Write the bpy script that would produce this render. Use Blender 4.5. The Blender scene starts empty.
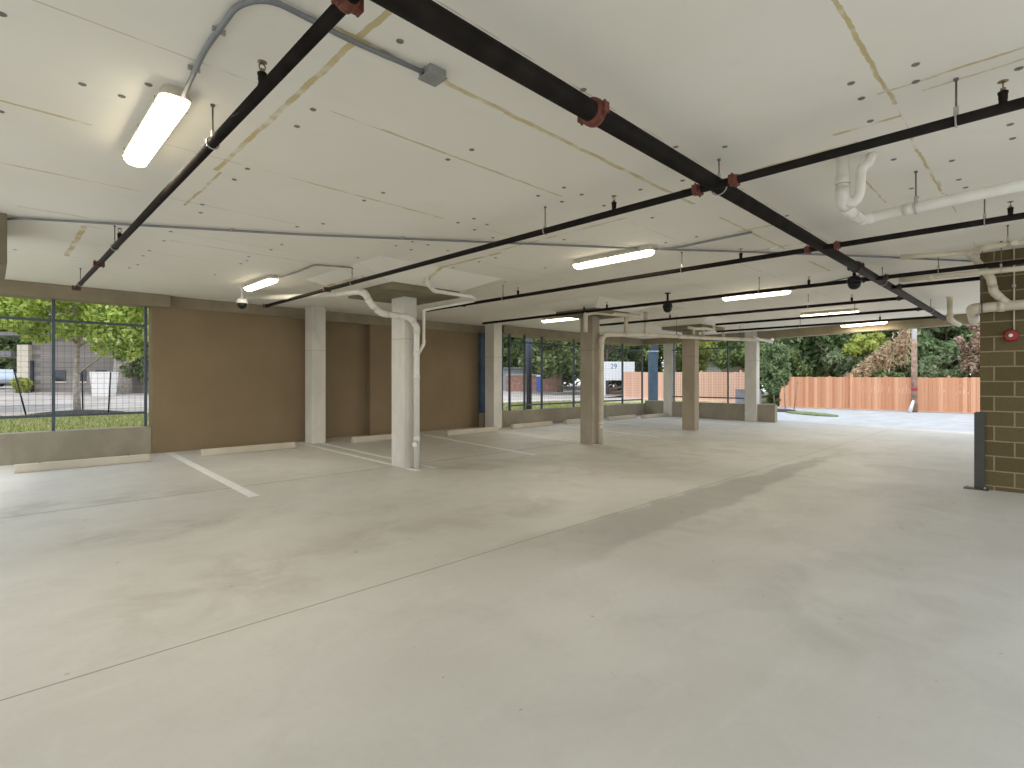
import bpy, bmesh, math, random
import numpy as np
from mathutils import Vector, Matrix
random.seed(7)
S = bpy.context.scene
COL = S.collection
PI = math.pi

# ------------------------------------------------------------------ node helpers
class NT:
    def __init__(self, name, rough=.6, spec=.5):
        self.m = bpy.data.materials.new(name); self.m.use_nodes = True
        self.t = self.m.node_tree; self.b = self.t.nodes['Principled BSDF']
        self.b.inputs['Roughness'].default_value = rough
        self.b.inputs['Specular IOR Level'].default_value = spec
        self.pos = None
    def n(self, kind, **kw):
        x = self.t.nodes.new(kind)
        for k, v in kw.items(): setattr(x, k, v)
        return x
    def link(self, a, b): self.t.links.new(a, b)
    def put(self, sock, v):
        if isinstance(v, bpy.types.NodeSocket): self.link(v, sock)
        else: sock.default_value = v
    def P(self):
        if self.pos is None: self.pos = self.n('ShaderNodeNewGeometry').outputs['Position']
        return self.pos
    def xyz(self, v=None):
        s = self.n('ShaderNodeSeparateXYZ'); self.link(v or self.P(), s.inputs[0]); return s.outputs
    def math(self, op, a, b=None, c=None):
        x = self.n('ShaderNodeMath', operation=op)
        self.put(x.inputs[0], a)
        if b is not None: self.put(x.inputs[1], b)
        if c is not None: self.put(x.inputs[2], c)
        return x.outputs[0]
    def noise(self, scale, detail=4, rough=.55, vec=None, dist=0.0):
        x = self.n('ShaderNodeTexNoise'); x.inputs['Scale'].default_value = scale
        x.inputs['Detail'].default_value = detail; x.inputs['Roughness'].default_value = rough
        x.inputs['Distortion'].default_value = dist
        self.link(vec or self.P(), x.inputs['Vector']); return x.outputs['Fac']
    def scaled(self, sx, sy, sz):
        x = self.n('ShaderNodeMapping'); x.inputs['Scale'].default_value = (sx, sy, sz)
        self.link(self.P(), x.inputs['Vector']); return x.outputs[0]
    def ramp(self, fac, a, b, lo=0.0, hi=1.0):
        x = self.n('ShaderNodeMapRange'); x.interpolation_type = 'SMOOTHSTEP'
        self.put(x.inputs[0], fac)
        x.inputs[1].default_value = a; x.inputs[2].default_value = b
        x.inputs[3].default_value = lo; x.inputs[4].default_value = hi
        return x.outputs[0]
    def mix(self, fac, a, b, blend='MIX'):
        x = self.n('ShaderNodeMix', data_type='RGBA', blend_type=blend)
        self.put(x.inputs[0], fac)
        for i, v in ((6, a), (7, b)):
            if isinstance(v, bpy.types.NodeSocket): self.link(v, x.inputs[i])
            else: x.inputs[i].default_value = (*v, 1)
        return x.outputs[2]
    def color(self, v):
        if isinstance(v, bpy.types.NodeSocket): self.link(v, self.b.inputs['Base Color'])
        else: self.b.inputs['Base Color'].default_value = (*v, 1)
    def bump(self, h, strength=.2, dist=.01):
        x = self.n('ShaderNodeBump'); x.inputs['Strength'].default_value = strength; x.inputs['Distance'].default_value = dist
        self.link(h, x.inputs['Height']); self.link(x.outputs[0], self.b.inputs['Normal'])
    def box(self, v, c, w):  # 1 where |v-c|<=w
        return self.math('COMPARE', v, c, w)

def flat(name, c, rough=.5, var=.12, scale=6, metal=0.0, spec=.5, bump=0.0):
    k = NT(name, rough, spec); k.b.inputs['Metallic'].default_value = metal
    n = k.noise(scale)
    lo = tuple(x*(1-var) for x in c); hi = tuple(min(1, x*(1+var)) for x in c)
    k.color(k.mix(k.ramp(n, .3, .7), lo, hi))
    if bump: k.bump(k.noise(scale*8), bump, .004)
    return k.m

M = {}
# ---- floor slab
def floor_mat():
    k = NT('floor_concrete', .5, .35)
    X, Y, Z = k.xyz()
    big = k.noise(.35, 3); mid = k.noise(1.6, 6, .65, dist=.6); fine = k.noise(22, 5, .7)
    c = k.mix(k.ramp(big, .3, .7), (.51,.49,.43), (.585,.57,.52))
    c = k.mix(k.math('MULTIPLY', k.ramp(mid, .48, .72), .35), c, (.44,.42,.365))
    c = k.mix(k.math('MULTIPLY', k.ramp(fine, .45, .75), .16), c, (.40,.385,.34))
    streak = k.noise(2.2, 5, .6, k.scaled(.5, 2.2, 1))
    c = k.mix(k.math('MULTIPLY', k.ramp(streak, .52, .72), .22), c, (.66,.65,.60))
    wob = k.math('MULTIPLY', k.math('SUBTRACT', k.noise(1.3, 5), .5), 1.1)
    # damp smooth band beside the joint
    Yw = k.math('ADD', Y, k.math('MULTIPLY', wob, .45))
    wid = k.ramp(X, 3, 12, .42, .14)
    d = k.math('ABSOLUTE', k.math('SUBTRACT', Yw, 3.08))
    band = k.math('MULTIPLY', k.ramp(k.math('SUBTRACT', wid, d), -.06, .08), k.math('MULTIPLY', k.ramp(X, 2.6, 4.6), k.ramp(X, 14, 10)))
    c = k.mix(k.math('MULTIPLY', band, .8), c, (.34,.335,.295))
    # brownish tyre dust patches
    def patch(cx, cy, rx, ry, col, amt):
        dx = k.math('DIVIDE', k.math('SUBTRACT', X, cx), rx); dy = k.math('DIVIDE', k.math('SUBTRACT', Y, cy), ry)
        r2 = k.math('ADD', k.math('MULTIPLY', dx, dx), k.math('MULTIPLY', dy, dy))
        m = k.ramp(k.math('ADD', r2, wob), 1.1, .1)
        m = k.math('MULTIPLY', m, k.ramp(mid, .3, .65))
        return k.mix(k.math('MULTIPLY', m, amt), c, col)
    c = patch(1.2, 4.3, 1.0, .9, (.38,.335,.28), .55)
    c = patch(2.6, 4.6, 1.0, .5, (.38,.335,.285), .5)
    c = patch(1.4, 6.3, 1.4, .5, (.34,.32,.275), .7)
    c = patch(1.0, 8.3, 1.6, .5, (.36,.345,.30), .6)
    c = patch(3.3, 5.6, 1.2, .4, (.40,.375,.32), .5)
    c = patch(5.6, 2.6, 1.5, .4, (.40,.385,.335), .5)
    c = patch(4.2, 4.4, 1.6, .5, (.40,.36,.29), .5)
    c = patch(4.3, .9, 1.4, .8, (.40,.385,.33), .35)
    c = patch(9.0, 5.5, 4.0, 1.6, (.43,.40,.33), .5)
    c = patch(6.5, 7.0, 2.2, .5, (.42,.39,.33), .5)
    sp = k.noise(9, 2, .5)
    c = k.mix(k.math('MULTIPLY', k.ramp(sp, .735, .76), .6), c, (.22,.21,.19))
    # control joints
    jw = k.math('ADD', Y, k.math('MULTIPLY', k.math('SUBTRACT', k.noise(3), .5), .012))
    j = k.box(jw, 3.45, .0065)
    j = k.math('MAXIMUM', j, k.box(jw, 8.0, .015))
    j = k.math('MAXIMUM', j, k.math('MULTIPLY', k.box(X, 15.0, .008), 1.0))
    c = k.mix(k.math('MULTIPLY', j, .75), c, (.16,.15,.13))
    k.color(c)
    k.bump(k.math('SUBTRACT', k.math('ADD', k.math('MULTIPLY', fine, .3), mid), k.math('MULTIPLY', j, 2)), .08, .01)
    k.put(k.b.inputs['Roughness'], k.ramp(mid, .3, .7, .42, .6))
    return k.m
M['floor'] = floor_mat()

def ceiling_mat():
    k = NT('ceiling_board', .75, .2)
    X, Y, Z = k.xyz()
    n1 = k.noise(.6, 4); n2 = k.noise(5, 5, .65); n3 = k.noise(2.3, 3)
    c = k.mix(k.ramp(n1, .3, .7), (.83,.80,.72), (.87,.85,.78))
    c = k.mix(k.math('MULTIPLY', k.ramp(n2, .55, .8), .10), c, (.55,.52,.44))
    wx = k.math('ADD', X, k.math('MULTIPLY', k.math('SUBTRACT', n2, .5), .05))
    wy = k.math('ADD', Y, k.math('MULTIPLY', k.math('SUBTRACT', n2, .5), .05))
    # fine board joints
    thin = None
    for y in (-1.9,-.6,.70,1.99,3.29,4.61,5.95,7.28,8.68,10.0,11.4):
        m = k.box(Y, y, .006); thin = m if thin is None else k.math('MAXIMUM', thin, m)
    thin = k.math('MULTIPLY', thin, k.ramp(n3, .42, .58))
    c = k.mix(k.math('MULTIPLY', thin, .55), c, (.42,.37,.26))
    foam = None
    def seg(ax, cst, a, b, w):
        nonlocal foam
        u, v = (wy, X) if ax == 'x' else (wx, Y)
        m = k.math('MULTIPLY', k.box(u, cst, w), k.box(v, (a+b)/2, abs(b-a)/2))
        foam = m if foam is None else k.math('MAXIMUM', foam, m)
    for a in (('x',2.50,1.2,5.0,.020),('x',2.50,5.6,7.6,.016),('x',.70,2.5,4.1,.012),('x',.72,4.6,6.4,.010),('x',4.62,.0,.5,.013),('x',3.28,1.95,3.9,.010),
              ('x',4.62,2.0,3.5,.012),('x',7.75,1.6,4.4,.012),('x',7.3,.2,.75,.010),('x',7.7,.75,.95,.012),('x',9.75,.78,1.4,.008),('x',5.93,.05,1.0,.009),
              ('x',2.5,8.6,9.6,.02),('x',1.15,5.3,6.3,.008),
              ('y',1.345,1.9,4.9,.019),('y',1.39,4.9,6.1,.012),('y',.77,7.72,9.75,.028),('y',3.88,-.6,.75,.012),('y',4.02,-.2,.55,.010),('y',4.55,1.0,2.4,.020),('y',4.3,.7,1.1,.018),
              ('y',5.0,5.3,7.1,.035),('y',4.9,3.2,5.3,.015),('y',4.2,7.6,9.4,.03),('y',6.3,2.0,2.6,.02),('y',7.4,2.2,3.1,.02)): seg(*a)
    fm = k.math('MULTIPLY', foam, k.ramp(k.noise(4, 4), .30, .58))
    c = k.mix(k.math('MULTIPLY', fm, .8), c, (.55,.44,.17))
    k.color(c); k.bump(n2, .06, .01)
    return k.m
M['ceiling'] = ceiling_mat()

def concrete(name, c, var=.15, line=None):
    k = NT(name, .8, .25)
    X, Y, Z = k.xyz()
    a = k.noise(1.4, 5, .6, k.scaled(1,1,.6)); b = k.noise(9, 6, .7)
    col = k.mix(k.ramp(a, .3, .72), tuple(x*(1-var) for x in c), tuple(x*(1+var) for x in c))
    col = k.mix(k.math('MULTIPLY', k.ramp(b, .55, .72), .3), col, tuple(x*.6 for x in c))
    st = k.noise(5, 4, .6, k.scaled(1.6,1.6,.12))
    col = k.mix(k.math('MULTIPLY', k.ramp(st, .55, .75), .3), col, tuple(x*.65 for x in c))
    h = b
    if line:
        l = k.box(Z, line, .007)
        col = k.mix(k.math('MULTIPLY', l, .5), col, tuple(x*.45 for x in c))
        h = k.math('SUBTRACT', b, l)
    vo = k.n('ShaderNodeTexVoronoi'); vo.inputs['Scale'].default_value = 14; k.link(k.P(), vo.inputs['Vector'])
    pits = k.ramp(vo.outputs['Distance'], .09, .05)
    col = k.mix(k.math('MULTIPLY', k.math('MULTIPLY', pits, k.ramp(a, .5, .6)), .5), col, tuple(x*.4 for x in c))
    k.color(col); k.bump(h, .15, .01)
    return k.m
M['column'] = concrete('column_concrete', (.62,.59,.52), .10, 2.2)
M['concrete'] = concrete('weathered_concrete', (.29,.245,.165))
M['column_brown_shaded'] = concrete('shaded_brownish_column_concrete', (.36,.31,.23), .12, 2.2)  # browner concrete, with the dim backlit mid-garage shade put into its colour
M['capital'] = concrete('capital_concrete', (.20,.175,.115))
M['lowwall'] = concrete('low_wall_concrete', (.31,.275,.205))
M['stop'] = concrete('wheel_stop_concrete', (.52,.47,.37), .1)
M['drive'] = concrete('driveway_concrete', (.42,.43,.43), .12)
M['walk'] = concrete('sidewalk_concrete', (.50,.43,.38), .08)

def stucco():
    k = NT('brown_stucco', .85, .2)
    a = k.noise(.8, 4); b = k.noise(110, 3, .7); s = k.noise(1.0, 4, .6, k.scaled(1.5,1.5,1))
    c = k.mix(k.ramp(a, .3, .7), (.22,.163,.095), (.255,.19,.112))
    c = k.mix(k.math('MULTIPLY', k.ramp(s, .5, .75), .25), c, (.205,.145,.08))
    c = k.mix(k.math('MULTIPLY', k.ramp(b, .5, .7), .3), c, (.31,.225,.13))
    k.color(c); k.bump(b, .3, .004); return k.m
M['stucco'] = stucco()

def cmu():
    k = NT('concrete_block', .85, .2)
    X, Y, Z = k.xyz()
    cb = k.n('ShaderNodeCombineXYZ'); k.link(k.math('ADD', Y, 10.0-.595), cb.inputs[0]); k.link(k.math('ADD', Z, .145), cb.inputs[1])
    br = k.n('ShaderNodeTexBrick'); k.link(cb.outputs[0], br.inputs['Vector'])
    br.inputs['Scale'].default_value = 1; br.inputs['Brick Width'].default_value = .4064; br.inputs['Row Height'].default_value = .2032
    br.inputs['Mortar Size'].default_value = .010; br.inputs['Mortar Smooth'].default_value = .3; br.inputs['Bias'].default_value = 0
    br.inputs['Color1'].default_value = (.115,.088,.040,1); br.inputs['Color2'].default_value = (.145,.113,.053,1); br.inputs['Mortar'].default_value = (.29,.24,.145,1)
    n = k.noise(40, 4, .75)
    c = k.mix(k.math('MULTIPLY', k.ramp(n, .45, .7), .35), br.outputs['Color'], (.07,.055,.025))
    k.color(c)
    k.bump(k.math('SUBTRACT', k.math('MULTIPLY', n, .3), br.outputs['Fac']), .5, .006); return k.m
M['cmu'] = cmu()

def woodfence(name, a, b, ax=1):
    k = NT(name, .8, .2)
    o = k.xyz()
    cell = k.math('FLOOR', k.math('DIVIDE', o[ax], .14))
    w = k.n('ShaderNodeTexWhiteNoise', noise_dimensions='1D'); k.link(cell, w.inputs['W'])
    g = k.noise(7, 5, .65, k.scaled(3,3,.35))
    c = k.mix(k.math('ADD', k.math('MULTIPLY', w.outputs['Value'], .7), k.math('MULTIPLY', g, .4)), a, b)
    k.color(c); return k.m
M['fence'] = woodfence('cedar_boards', (.52,.215,.105), (.80,.46,.29))
M['fence_pale'] = woodfence('pale_cedar_boards', (.62,.36,.25), (.75,.50,.38))
M['fence_far'] = woodfence('far_boards', (.42,.25,.17), (.56,.36,.26), 0)

def siding(name, a, b, pitch=.1):
    k = NT(name, .6, .3); X, Y, Z = k.xyz()
    f = k.math('FRACT', k.math('DIVIDE', Z, pitch))
    k.color(k.mix(k.ramp(k.noise(3), .3, .7), a, b)); k.bump(f, .8, .02); return k.m
M['blue'] = siding('blue_siding', (.055,.095,.145), (.085,.13,.18))
M['greyplank'] = siding('grey_planks', (.20,.20,.205), (.27,.27,.28), .2)
def greybrick():
    k = NT('pale_brick', .85, .2); X, Y, Z = k.xyz()
    cb = k.n('ShaderNodeCombineXYZ'); k.link(k.math('ADD', X, Y), cb.inputs[0]); k.link(Z, cb.inputs[1])
    br = k.n('ShaderNodeTexBrick'); k.link(cb.outputs[0], br.inputs['Vector']); br.inputs['Scale'].default_value = 1
    br.inputs['Brick Width'].default_value = .6; br.inputs['Row Height'].default_value = .3; br.inputs['Mortar Size'].default_value = .015
    br.inputs['Color1'].default_value = (.25,.225,.205,1); br.inputs['Color2'].default_value = (.33,.30,.275,1); br.inputs['Mortar'].default_value = (.20,.185,.17,1)
    k.color(br.outputs['Color']); return k.m
M['brick'] = greybrick()

def leafmat(name, dark, mid, light, trans=.42):
    k = NT(name, .75, .06)
    g = k.n('ShaderNodeNewGeometry')
    r = k.n('ShaderNodeValToRGB'); e = r.color_ramp.elements
    e[0].position = 0; e[0].color = (*dark, 1); e[1].position = 1; e[1].color = (*light, 1)
    m = r.color_ramp.elements.new(.5); m.color = (*mid, 1)
    k.link(g.outputs['Random Per Island'], r.inputs[0])
    k.link(r.outputs[0], k.b.inputs['Base Color'])
    t = k.n('ShaderNodeBsdfTranslucent'); k.link(r.outputs[0], t.inputs['Color'])
    mx = k.n('ShaderNodeMixShader'); mx.inputs[0].default_value = trans
    k.link(k.b.outputs[0], mx.inputs[1]); k.link(t.outputs[0], mx.inputs[2])
    k.link(mx.outputs[0], k.t.nodes['Material Output'].inputs['Surface'])
    return k.m
M['leaf_lime'] = leafmat('lime_leaves', (.22,.34,.07), (.48,.60,.15), (.78,.80,.30))
M['leaf_green'] = leafmat('green_leaves', (.08,.14,.04), (.21,.30,.09), (.44,.50,.22))
M['leaf_dark'] = leafmat('dark_leaves', (.07,.10,.04), (.19,.26,.10), (.40,.46,.22))
M['leaf_blue'] = leafmat('bluish_needles', (.08,.13,.055), (.21,.30,.14), (.42,.49,.27))
M['leaf_pale'] = leafmat('pale_leaves', (.15,.22,.10), (.30,.38,.20), (.48,.52,.36))
M['leaf_yel'] = leafmat('yellow_leaves', (.22,.28,.06), (.46,.54,.13), (.74,.72,.28))
M['leaf_tan'] = leafmat('dry_leaves', (.42,.28,.18), (.66,.50,.34), (.82,.70,.50))
M['leaf_brown'] = leafmat('brown_leaves', (.22,.13,.08), (.45,.31,.21), (.78,.68,.58))

M['bark'] = flat('bark', (.24,.19,.15), .9, .3, 9, bump=.4)
M['bark_pale'] = flat('pale_bark', (.42,.37,.32), .9, .25, 9, bump=.3)
M['pole'] = flat('weathered_pole', (.33,.22,.16), .9, .3, 6, bump=.3)
M['pipe'] = flat('black_steel_pipe', (.013,.010,.008), .6, .35, 5, spec=.12)
M['rust'] = flat('red_coupling', (.13,.03,.016), .55, .3, 30)
M['rustdark'] = flat('dark_coupling', (.035,.014,.009), .55, .3, 30)
M['pvc'] = flat('white_pvc', (.72,.70,.63), .38, .06, 4)
M['cream'] = flat('cream_pipe', (.60,.54,.42), .4, .1, 4)
M['ink'] = flat('grey_band', (.20,.19,.18), .6, .1)
M['emt'] = flat('grey_conduit', (.20,.21,.22), .5, .1)
M['zinc'] = flat('zinc', (.45,.44,.42), .35, .1, metal=.8)
M['brass'] = flat('brass', (.26,.21,.13), .35, .1, metal=.7)
M['rod'] = flat('threaded_rod', (.14,.13,.11), .5, .1, metal=.5)
M['jbox'] = flat('junction_box_metal', (.27,.27,.26), .5, .1, 8)
M['disc'] = flat('plastic_disc', (.19,.185,.165), .6, .2)
M['fixture'] = flat('fixture_body', (.55,.51,.42), .5, .05)
M['steel'] = flat('slate_painted_steel', (.055,.075,.085), .5, .15)
M['wire'] = flat('wire', (.10,.11,.11), .5, .1)
M['guardsteel'] = flat('corner_guard_steel', (.045,.045,.037), .5, .12)
M['alarm'] = flat('alarm_red', (.27,.012,.010), .35, .08)
M['white'] = flat('white_plastic', (.78,.78,.76), .4, .04)
M['black'] = flat('black_plastic', (.008,.008,.009), .35, .1, spec=.3)
M['paint'] = flat('white_road_paint', (.76,.75,.70), .6, .08, 14)
M['mulch'] = flat('mulch', (.05,.04,.035), .95, .5, 30, bump=.6)
M['lawn'] = flat('lawn_soil', (.30,.29,.13), .95, .45, 1.2)
M['island_grass'] = flat('island_grass', (.15,.19,.075), .95, .35, 4.0)
M['dirt'] = flat('ground_cover', (.16,.17,.08), .95, .5, .6)
M['asphalt'] = flat('street_gravel', (.37,.335,.30), .95, .2, 1.1)
M['grass'] = leafmat('grass_blades', (.17,.24,.06), (.34,.38,.14), (.55,.47,.27), .2)
M['roof'] = flat('grey_shingles', (.19,.185,.185), .9, .2, 12)
M['creamwall'] = flat('cream_render', (.66,.59,.47), .85, .08)
M['whitewash'] = flat('white_panel', (.78,.76,.72), .8, .05)
M['glass_dark'] = flat('dark_window', (.035,.04,.05), .15, .1)
M['darkblue'] = flat('dark_blue_cladding', (.03,.04,.07), .6, .1)
M['bluebox'] = flat('blue_plastic', (.03,.08,.34), .5, .1)
M['greyblue'] = flat('grey_blue_wall', (.34,.38,.42), .8, .1)
M['pinkbrick'] = flat('pink_brick', (.40,.235,.18), .9, .2, 4)
M['redbeam'] = flat('weathered_timber', (.34,.20,.15), .85, .25, 5)
M['carpaint'] = flat('silver_paint', (.50,.55,.62), .25, .03, metal=.3)
M['tyre'] = flat('tyre_rubber', (.02,.02,.02), .7, .1)
M['sign'] = flat('sign_white', (.85,.87,.88), .5, .02)
M['signink'] = flat('sign_ink', (.15,.22,.36), .6, .05)
M['redmark'] = flat('red_tape', (.45,.03,.05), .6, .05)
def emis(name, c, s):
    k = NT(name, .4); k.color((.9,.88,.8)); k.b.inputs['Emission Color'].default_value = (*c, 1); k.b.inputs['Emission Strength'].default_value = s; return k.m
M['lens'] = emis('lit_diffuser', (1,.86,.62), 7.5)

# ------------------------------------------------------------------ mesh builder
class MB:
    def __init__(s): s.v, s.f, s.sm = [], [], []
    def face(s, idx, smooth=False): s.f.append(idx); s.sm.append(smooth)
    def box(s, x0, x1, y0, y1, z0, z1, mat=None):
        o = len(s.v)
        for x, y, z in ((x0,y0,z0),(x1,y0,z0),(x1,y1,z0),(x0,y1,z0),(x0,y0,z1),(x1,y0,z1),(x1,y1,z1),(x0,y1,z1)):
            p = Vector((x,y,z)); s.v.append(mat @ p if mat else p)
        for q in ((0,3,2,1),(4,5,6,7),(0,1,5,4),(1,2,6,5),(2,3,7,6),(3,0,4,7)): s.face([o+i for i in q])
        return s
    def prism(s, pts, z0, z1, mat=None):
        o = len(s.v); n = len(pts)
        for z in (z0, z1):
            for x, y in pts:
                p = Vector((x,y,z)); s.v.append(mat @ p if mat else p)
        s.face([o+i for i in reversed(range(n))]); s.face([o+n+i for i in range(n)])
        for i in range(n): j = (i+1) % n; s.face([o+i,o+j,o+n+j,o+n+i])
        return s
    def tube(s, pts, r, n=12, caps=True, smooth=True):
        pts = [Vector(p) for p in pts]; rs = r if isinstance(r, (list, tuple)) else [r]*len(pts)
        o = len(s.v); up = None
        for i, p in enumerate(pts):
            if i == 0: d = pts[1]-p
            elif i == len(pts)-1: d = p-pts[i-1]
            else: d = (pts[i+1]-p).normalized() + (p-pts[i-1]).normalized()
            d.normalize()
            if up is None:
                up = Vector((0,0,1)) if abs(d.z) < .9 else Vector((1,0,0))
            a = d.cross(up)
            if a.length < 1e-5: a = d.orthogonal()
            a.normalize(); b = a.cross(d).normalized(); up = b
            k = 1.0
            for j in range(n):
                t = 2*PI*j/n; s.v.append(p + (a*math.cos(t)+b*math.sin(t))*rs[i]*k)
        for i in range(len(pts)-1):
            for j in range(n):
                k2 = (j+1) % n
                s.face([o+i*n+j, o+i*n+k2, o+(i+1)*n+k2, o+(i+1)*n+j], smooth)
        if caps:
            s.face([o+j for j in range(n)]); e = o+(len(pts)-1)*n; s.face([e+j for j in reversed(range(n))])
        return s
    def cyl(s, p0, p1, r, n=12): return s.tube([p0, p1], r, n)
    def lathe(s, prof, org, ax=Vector((0,0,1)), n=20):
        ax = Vector(ax).normalized(); a = ax.orthogonal().normalized(); b = ax.cross(a); org = Vector(org); o = len(s.v)
        for r, h in prof:
            for j in range(n):
                t = 2*PI*j/n; s.v.append(org + ax*h + (a*math.cos(t)+b*math.sin(t))*max(r,1e-4))
        for i in range(len(prof)-1):
            for j in range(n):
                k = (j+1) % n; s.face([o+i*n+j,o+i*n+k,o+(i+1)*n+k,o+(i+1)*n+j], True)
        s.face([o+j for j in range(n)]); e = o+(len(prof)-1)*n; s.face([e+j for j in range(n)])
        return s
    def torus(s, c, ax, R, r, n=20, m=8, a0=0, a1=2*PI):
        ax = Vector(ax).normalized(); a = ax.orthogonal().normalized(); b = ax.cross(a); c = Vector(c)
        pts = [c + (a*math.cos(t)+b*math.sin(t))*R for t in [a0+(a1-a0)*i/n for i in range(n+1)]]
        return s.tube(pts, r, m)
    def quad(s, a, b, c, d):
        o = len(s.v); s.v += [Vector(a),Vector(b),Vector(c),Vector(d)]; s.face([o,o+1,o+2,o+3]); return s
    def build(s, name, mat, parent=None, bevel=0, recalc=True, loc=None):
        me = bpy.data.meshes.new(name)
        L = Vector(loc) if loc is not None else Vector((0,0,0))
        me.from_pydata([tuple(v-L) for v in s.v], [], s.f)
        me.polygons.foreach_set('use_smooth', s.sm)
        if recalc:
            bm = bmesh.new(); bm.from_mesh(me); bmesh.ops.recalc_face_normals(bm, faces=bm.faces); bm.to_mesh(me); bm.free()
        me.materials.append(M[mat]); me.update()
        o = bpy.data.objects.new(name, me); COL.objects.link(o)
        o.location = L
        if bevel:
            b = o.modifiers.new('edge', 'BEVEL'); b.width = bevel; b.segments = 2; b.limit_method = 'ANGLE'
        if parent:
            o.parent = parent
            o.location = L - WORLD(parent)
        return o
def WORLD(o):
    l = Vector(o.location)
    while o.parent: o = o.parent; l = l + Vector(o.location)
    return l
def tag(o, label=None, cat=None, group=None, kind=None):
    for k, v in (('label',label),('category',cat),('group',group),('kind',kind)):
        if v: o[k] = v
    return o
def struct(o, label=None, cat=None, group=None): return tag(o, label, cat, group, 'structure')
def empty(name, loc, label, cat, group=None, kind=None):
    o = bpy.data.objects.new(name, None); o.location = loc; o.empty_display_size = .2; COL.objects.link(o)
    return tag(o, label, cat, group, kind)
def copy_tree(o, parent=None):
    c = o.copy(); COL.objects.link(c); c.parent = parent
    for ch in list(o.children): copy_tree(ch, c)
    return c
def fillet(pts, r, n=5):
    pts = [Vector(p) for p in pts]; out = [pts[0]]
    for i in range(1, len(pts)-1):
        a, p, b = pts[i-1], pts[i], pts[i+1]
        da, db = (a-p), (b-p); k = min(r, da.length*.48, db.length*.48)
        A, B = p+da.normalized()*k, p+db.normalized()*k
        for j in range(n+1):
            t = j/n; out.append(A*(1-t)**2 + p*2*t*(1-t) + B*t*t)
    out.append(pts[-1]); return out

HC = 3.25
# ------------------------------------------------------------------ setting
struct(MB().box(-16,20.1,-16,13.3,-.2,0).build('floor','floor'), 'pale concrete garage floor with joints and stains', 'floor')
FLOOR = bpy.data.objects['floor']
def stripe(x0, y0, x1, y1, w=.10):
    d = Vector((x1-x0, y1-y0, 0)).normalized(); n = Vector((-d.y, d.x, 0))*w/2
    a, b = Vector((x0,y0,0)), Vector((x1,y1,0))
    m = MB(); m.prism([((a+n).x,(a+n).y),((a-n).x,(a-n).y),((b-n).x,(b-n).y),((b+n).x,(b+n).y)], -.002, .003)
    m.build('parking_stripe','paint',FLOOR)
for s_ in ((2.64,12.75,2.43,7.2,.13),(5.28,12.6,5.04,7.35,.10),(5.62,12.3,5.40,7.35,.09),(8.5,12.2,7.77,7.25,.10),(10.62,11.85,10.0,7.3,.10),(10.9,11.8,10.3,7.3,.08),(13.45,12.2,12.56,7.26,.10),(15.9,12.2,15.0,7.3,.09),(18.6,12.2,17.8,7.3,.09)):
    stripe(*s_)
struct(MB().prism([(-5.5,-1.5),(17.45,-1.5),(17.9,0.2),(20.0,7.2),(20.25,13.25),(-.4,13.25),(-.4,10.5),(-1.2,6.5),(-5.5,4.5)],HC,HC+.35).build('ceiling','ceiling'), 'white board ceiling with yellow foam joints', 'ceiling')
CEIL = bpy.data.objects['ceiling']
dots = [(0.67,3.75),(1.49,3.35),(1.51,3.65),(1.52,4.67),(1.52,5.0),(1.51,2.36),(2.61,3.09),(2.59,3.36),(1.19,2.41),(2.55,1.98),(3.67,1.98),(3.93,1.72),(4.33,2.27),(3.72,3.11),(3.62,0.83),(3.86,0.83),(4.24,0.86),(3.66,0.53),(3.87,0.56),(4.12,0.13),(4.98,0.2),(5.28,0.2),(5.11,0.88),(5.47,0.56),(6.03,0.57),(6.32,0.55),(6.0,0.9),(6.33,0.91),(1.51,5.94),(1.57,6.24),(2.5,6.04),(2.66,5.72),(2.6,4.7),(2.69,6.98),(2.69,7.35),(2.62,7.99),(2.69,8.28),(2.69,8.55),(2.67,9.75),(3.75,6.96),(4.02,6.97),(3.96,7.31),(0.24,9.76),(1.52,7.28),(1.56,7.82),(1.54,8.56),(1.54,8.97),(1.6,9.72),(1.55,10.08),(2.62,4.38),(3.71,4.63),(3.74,4.39),(3.99,4.46),(4.02,4.71),(4.41,4.82),(3.81,5.67),(4.04,5.66),(4.03,6.03),(4.42,5.73),(3.77,5.99),(3.71,3.42),(5.16,5.58),(5.16,5.94),(5.15,6.54),(5.73,6.86),(6.22,6.88),(6.54,6.83),(6.31,7.33),(3.98,3.11),(4.0,3.37),(4.39,3.15),(4.26,2.65),(5.09,3.02),(5.1,4.26),(6.15,3.04),(6.14,3.45),(6.17,5.54),(6.05,1.98),(0.04,3.52),(0.39,4.02),(0.58,4.02),(0.05,4.8)]
d0 = None
for x, y in dots:
    if d0 is None:
        d0 = MB().lathe([(.020,0),(.020,-.003),(.017,-.005),(.005,-.005),(.003,-.002)], (0,0,0), n=14).build('fastener_disc','disc',CEIL)
        d = d0
    else: d = d0.copy(); COL.objects.link(d)
    d.location = (x, y, HC)
bx = MB().box(-.06,.06,-.045,.045,-.03,0).build('heat_sensor','white')
b2_ = None
for i, (x, y, l) in enumerate(((7.43,2.57,'small white ceiling sensor beside end of foam line, behind third light'),(10.52,2.56,'small white ceiling sensor beyond the ring shaped camera by main pipe'))):
    o = bx if i == 0 else bx.copy()
    if i: COL.objects.link(o)
    o.location = (x, y, HC); tag(o, l, 'ceiling sensor', 'white ceiling sensors')

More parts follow.
